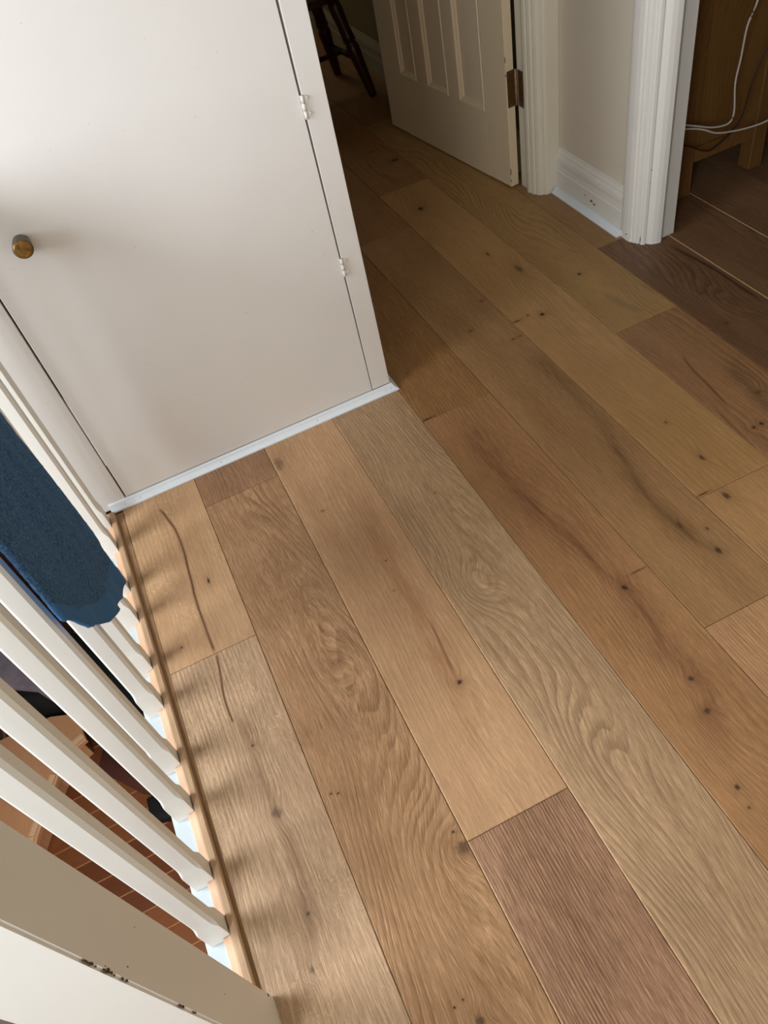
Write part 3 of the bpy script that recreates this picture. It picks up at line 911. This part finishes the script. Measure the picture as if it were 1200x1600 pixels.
cable('cable', [(2.02, 2.04, 0.93), (1.99, 2.03, 0.72), (1.969, 2.03, 0.589), (1.945, 2.03, 0.528), (1.939, 2.03, 0.44), (1.932, 2.03, 0.367), (1.945, 2.03, 0.275), (1.929, 2.03, 0.243), (1.87, 2.03, 0.250), (1.803, 2.03, 0.276), (1.72, 2.03, 0.31), (1.668, 2.03, 0.33)],
      0.0030, WCAB, 'upper white cable dropping from above and bending left across the oak cabinet')
cable('cable', [(2.42, 2.03, 0.27), (2.20, 2.03, 0.21), (2.098, 2.03, 0.197), (2.045, 2.03, 0.197), (1.966, 2.03, 0.207), (1.886, 2.03, 0.226), (1.831, 2.03, 0.255), (1.79, 2.03, 0.272), (1.72, 2.03, 0.295), (1.668, 2.025, 0.32)],
      0.0032, WCAB, 'brighter white cable sagging in a low curve across the oak cabinet')
cable('cable', [(2.16, 2.045, 0.70), (2.09, 2.044, 0.53), (2.045, 2.044, 0.423), (2.014, 2.044, 0.341), (1.996, 2.044, 0.247), (1.966, 2.044, 0.205), (1.896, 2.044, 0.169), (1.857, 2.044, 0.172), (1.801, 2.044, 0.204), (1.72, 2.044, 0.25), (1.668, 2.044, 0.28)],
      0.0026, DCAB, 'thin dark red cable looping lowest over the oak cabinet')

# ------------------------------------------------------------------ turned chair in the far room
ch = thing('chair', 'dark turned wooden chair in the dim far room behind the open door', 'chair', (1.14, 4.04, 0.0))


def leg(bx_, by_, tx, ty, name='leg'):
    bm = bmesh.new()
    ps, rs = [], []
    for t, r in ((0, 0.013), (0.03, 0.014), (0.25, 0.018), (0.42, 0.021), (0.50, 0.023), (0.54, 0.019), (0.56, 0.016), (0.58, 0.022), (0.62, 0.020), (0.72, 0.019), (0.88, 0.022), (1.0, 0.017)):
        ps.append((bx_ + (tx - bx_) * t, by_ + (ty - by_) * t, 0.002 + 0.44 * t))
        rs.append(r * 1.45)
    tube(bm, ps, rs, 12)
    link(name, bm, CHAIRW, ch, smooth=True)


leg(0.235, -0.205, 0.14, -0.13)
leg(-0.235, -0.205, -0.14, -0.13)
leg(0.21, 0.21, 0.13, 0.12)
leg(-0.21, 0.21, -0.13, 0.12)
bm = bmesh.new()
for a, b in (((0.20, -0.178, 0.165), (0.178, 0.178, 0.165)), ((-0.20, -0.178, 0.165), (-0.178, 0.178, 0.165))):
    tube(bm, [a, [(a[i] + b[i]) / 2 for i in range(3)], b], [0.009, 0.014, 0.009], 10)
tube(bm, [(-0.189, 0.0, 0.165), (0, 0, 0.165), (0.189, 0.0, 0.165)], [0.009, 0.014, 0.009], 10)
link('stretcher', bm, CHAIRW, ch, smooth=True)
bm = bmesh.new()
prism(bm, [(0.21 * math.copysign(abs(math.cos(t)) ** 0.6, math.cos(t)), 0.20 * math.copysign(abs(math.sin(t)) ** 0.7, math.sin(t))) for t in [2 * math.pi * k / 28 for k in range(28)]],
      lambda p, z: (p[0], p[1], z), 0.435, 0.465)
link('seat', bm, CHAIRW, ch)
for k in range(6):
    bm = bmesh.new()
    x = -0.15 + 0.06 * k
    tube(bm, [(x * 0.9, 0.165, 0.46), (x * 1.1, 0.24, 0.88)], 0.007, 8)
    link('spindle', bm, CHAIRW, ch, smooth=True)
bm = bmesh.new()
tube(bm, smoothpath([(-0.22, 0.205, 0.90), (0, 0.255, 0.905), (0.22, 0.205, 0.90)]), 0.022, 10)
link('top_rail', bm, CHAIRW, ch, smooth=True)

# ------------------------------------------------------------------ hall and stairs below, seen between the balusters
lf = boxo('floor', (-2.0, -1.55, -2.66), (-0.25, 6.0, -2.6045), plain('light_joint_filler', (214, 150, 100), 0.7), kind='structure')
tag(lf, 'brown boarded floor of the hall below seen between the balusters', 'floor')
y = 0.6
k = 0
while y < 4.9:
    b = boxo('plank', (-1.98, y + 0.0035, -2.6040), (-0.30, y + 0.1295, -2.60), (LOWF, LOWF2)[(k * 7 // 3) % 2], bevel=0.001)
    b.parent = lf
    b.location = Vector(b.location) - Vector(lf.location)
    y += 0.133
    k += 1
st = thing('stair_step', 'pale pine bottom step with a ridged nosing in the hall below', 'step', (-1.75, 2.6, -2.60))
sl = Vector(st.location)
edge = [(-1.93, 1.95), (-1.86, 2.14), (-1.78, 2.375), (-1.62, 2.675), (-1.50, 2.79), (-1.435, 2.815)]
bm = bmesh.new()
prism(bm, edge + [(-1.47, 3.02), (-1.62, 3.08), (-1.99, 3.08), (-1.99, 1.95)], lambda a, z: (a[0] - sl.x, a[1] - sl.y, z - sl.z), -2.452, -2.422)
link('tread', bm, STAIRP, st)
bm = bmesh.new()
ins = [(x - 0.035, y + 0.01) for x, y in edge]
prism(bm, ins + [(-1.50, 3.0), (-1.63, 3.05), (-1.99, 3.05), (-1.99, 1.96)], lambda a, z: (a[0] - sl.x, a[1] - sl.y, z - sl.z), -2.599, -2.4525)
link('riser', bm, STAIRP, st)
NOSE = plain('pale_nosing', (248, 206, 160), 0.5, 0, 60, 0.1, 0.1)
for off, wd in ((0.004, 0.006), (0.022, 0.028), (0.052, 0.005)):
    bm = bmesh.new()
    for (x0, y0), (x1, y1) in zip(edge, edge[1:]):
        dd = Vector((x1 - x0, y1 - y0)).normalized()
        nn = Vector((-dd.y, dd.x))
        a0 = Vector((x0, y0)) + nn * off - Vector((sl.x, sl.y))
        a1 = Vector((x1, y1)) + nn * off - Vector((sl.x, sl.y))
        prism(bm, [tuple(a0), tuple(a1), tuple(a1 + nn * wd), tuple(a0 + nn * wd)], lambda a, z: (a[0], a[1], z - sl.z), -2.4218, -2.4185)
    link('nosing_strip', bm, NOSE, st)
BLK = plain('black_cloth', (14, 14, 15), 0.8, 0, 80, 0.3, 0.5)


def lump(name, pts, h, mat, label, cat, z=-2.599, rough=0.03, layers=((1.0, 0.0), (1.02, 0.4), (0.97, 0.8), (0.85, 1.0), (0.4, 1.03))):
    cx = sum(p[0] for p in pts) / len(pts)
    cy = sum(p[1] for p in pts) / len(pts)
    bm = bmesh.new()
    rings = []
    for f, zf in layers:
        zz = h * zf
        rings.append([bm.verts.new(((p[0] - cx) * f + rough * noise.noise(Vector((p[0] * 5, p[1] * 5, zz * 7))), (p[1] - cy) * f, zz)) for p in pts])
    n = len(pts)
    for a, b in zip(rings, rings[1:]):
        for i in range(n):
            bm.faces.new((a[i], a[(i + 1) % n], b[(i + 1) % n], b[i]))
    bm.faces.new(rings[0][::-1]); bm.faces.new(rings[-1])
    bmesh.ops.subdivide_edges(bm, edges=bm.edges[:], cuts=1, use_grid_fill=True)
    o = link(name, bm, mat, smooth=True, loc=(cx, cy, z))
    tag(o, label, cat)
    return o


lump('holdall', [(-1.90, 3.25), (-1.62, 3.12), (-1.42, 3.04), (-1.30, 2.74), (-1.12, 2.80), (-1.05, 3.0), (-1.22, 3.42), (-1.5, 3.7), (-1.9, 3.7)], 0.30, BLK, 'large black cloth holdall on the hall floor below', 'bag')
flat = ((1.0, 0.0), (1.0, 0.5), (0.995, 1.0))
RB = plain('red_brown_pile', (96, 50, 36), 0.9, 0, 160, 0.45, 0.5)
lump('doormat', [(-1.40, 2.84), (-1.46, 2.70), (-1.24, 2.42), (-1.15, 2.38), (-1.02, 2.52), (-1.10, 2.72), (-1.24, 2.68)], 0.012, RB, 'red-brown mat on the hall floor in front of the black holdall', 'mat', rough=0.0, layers=flat)
lump('handbag', [(-1.22, 2.36), (-1.22, 2.22), (-1.10, 2.18), (-1.00, 2.30), (-1.08, 2.365)], 0.06, BLK, 'small black bag at the near edge of the red-brown mat', 'bag', rough=0.0)
GC = plain('grey_lavender_cloth', (150, 138, 146), 0.8, 0, 9, 0.3, 0.5)
lump('blanket', [(-1.97, 3.42), (-1.86, 3.40), (-1.74, 3.26), (-1.60, 3.16), (-1.49, 2.98), (-1.43, 3.06), (-1.46, 3.4), (-1.60, 3.8), (-1.75, 4.3), (-1.97, 4.4)], 0.05, GC, 'grey blanket lying over the far side of the black holdall', 'blanket', z=-2.272, rough=0.02, layers=((0.98, 0.0), (1.0, 0.3), (0.99, 0.7), (0.94, 1.0)))
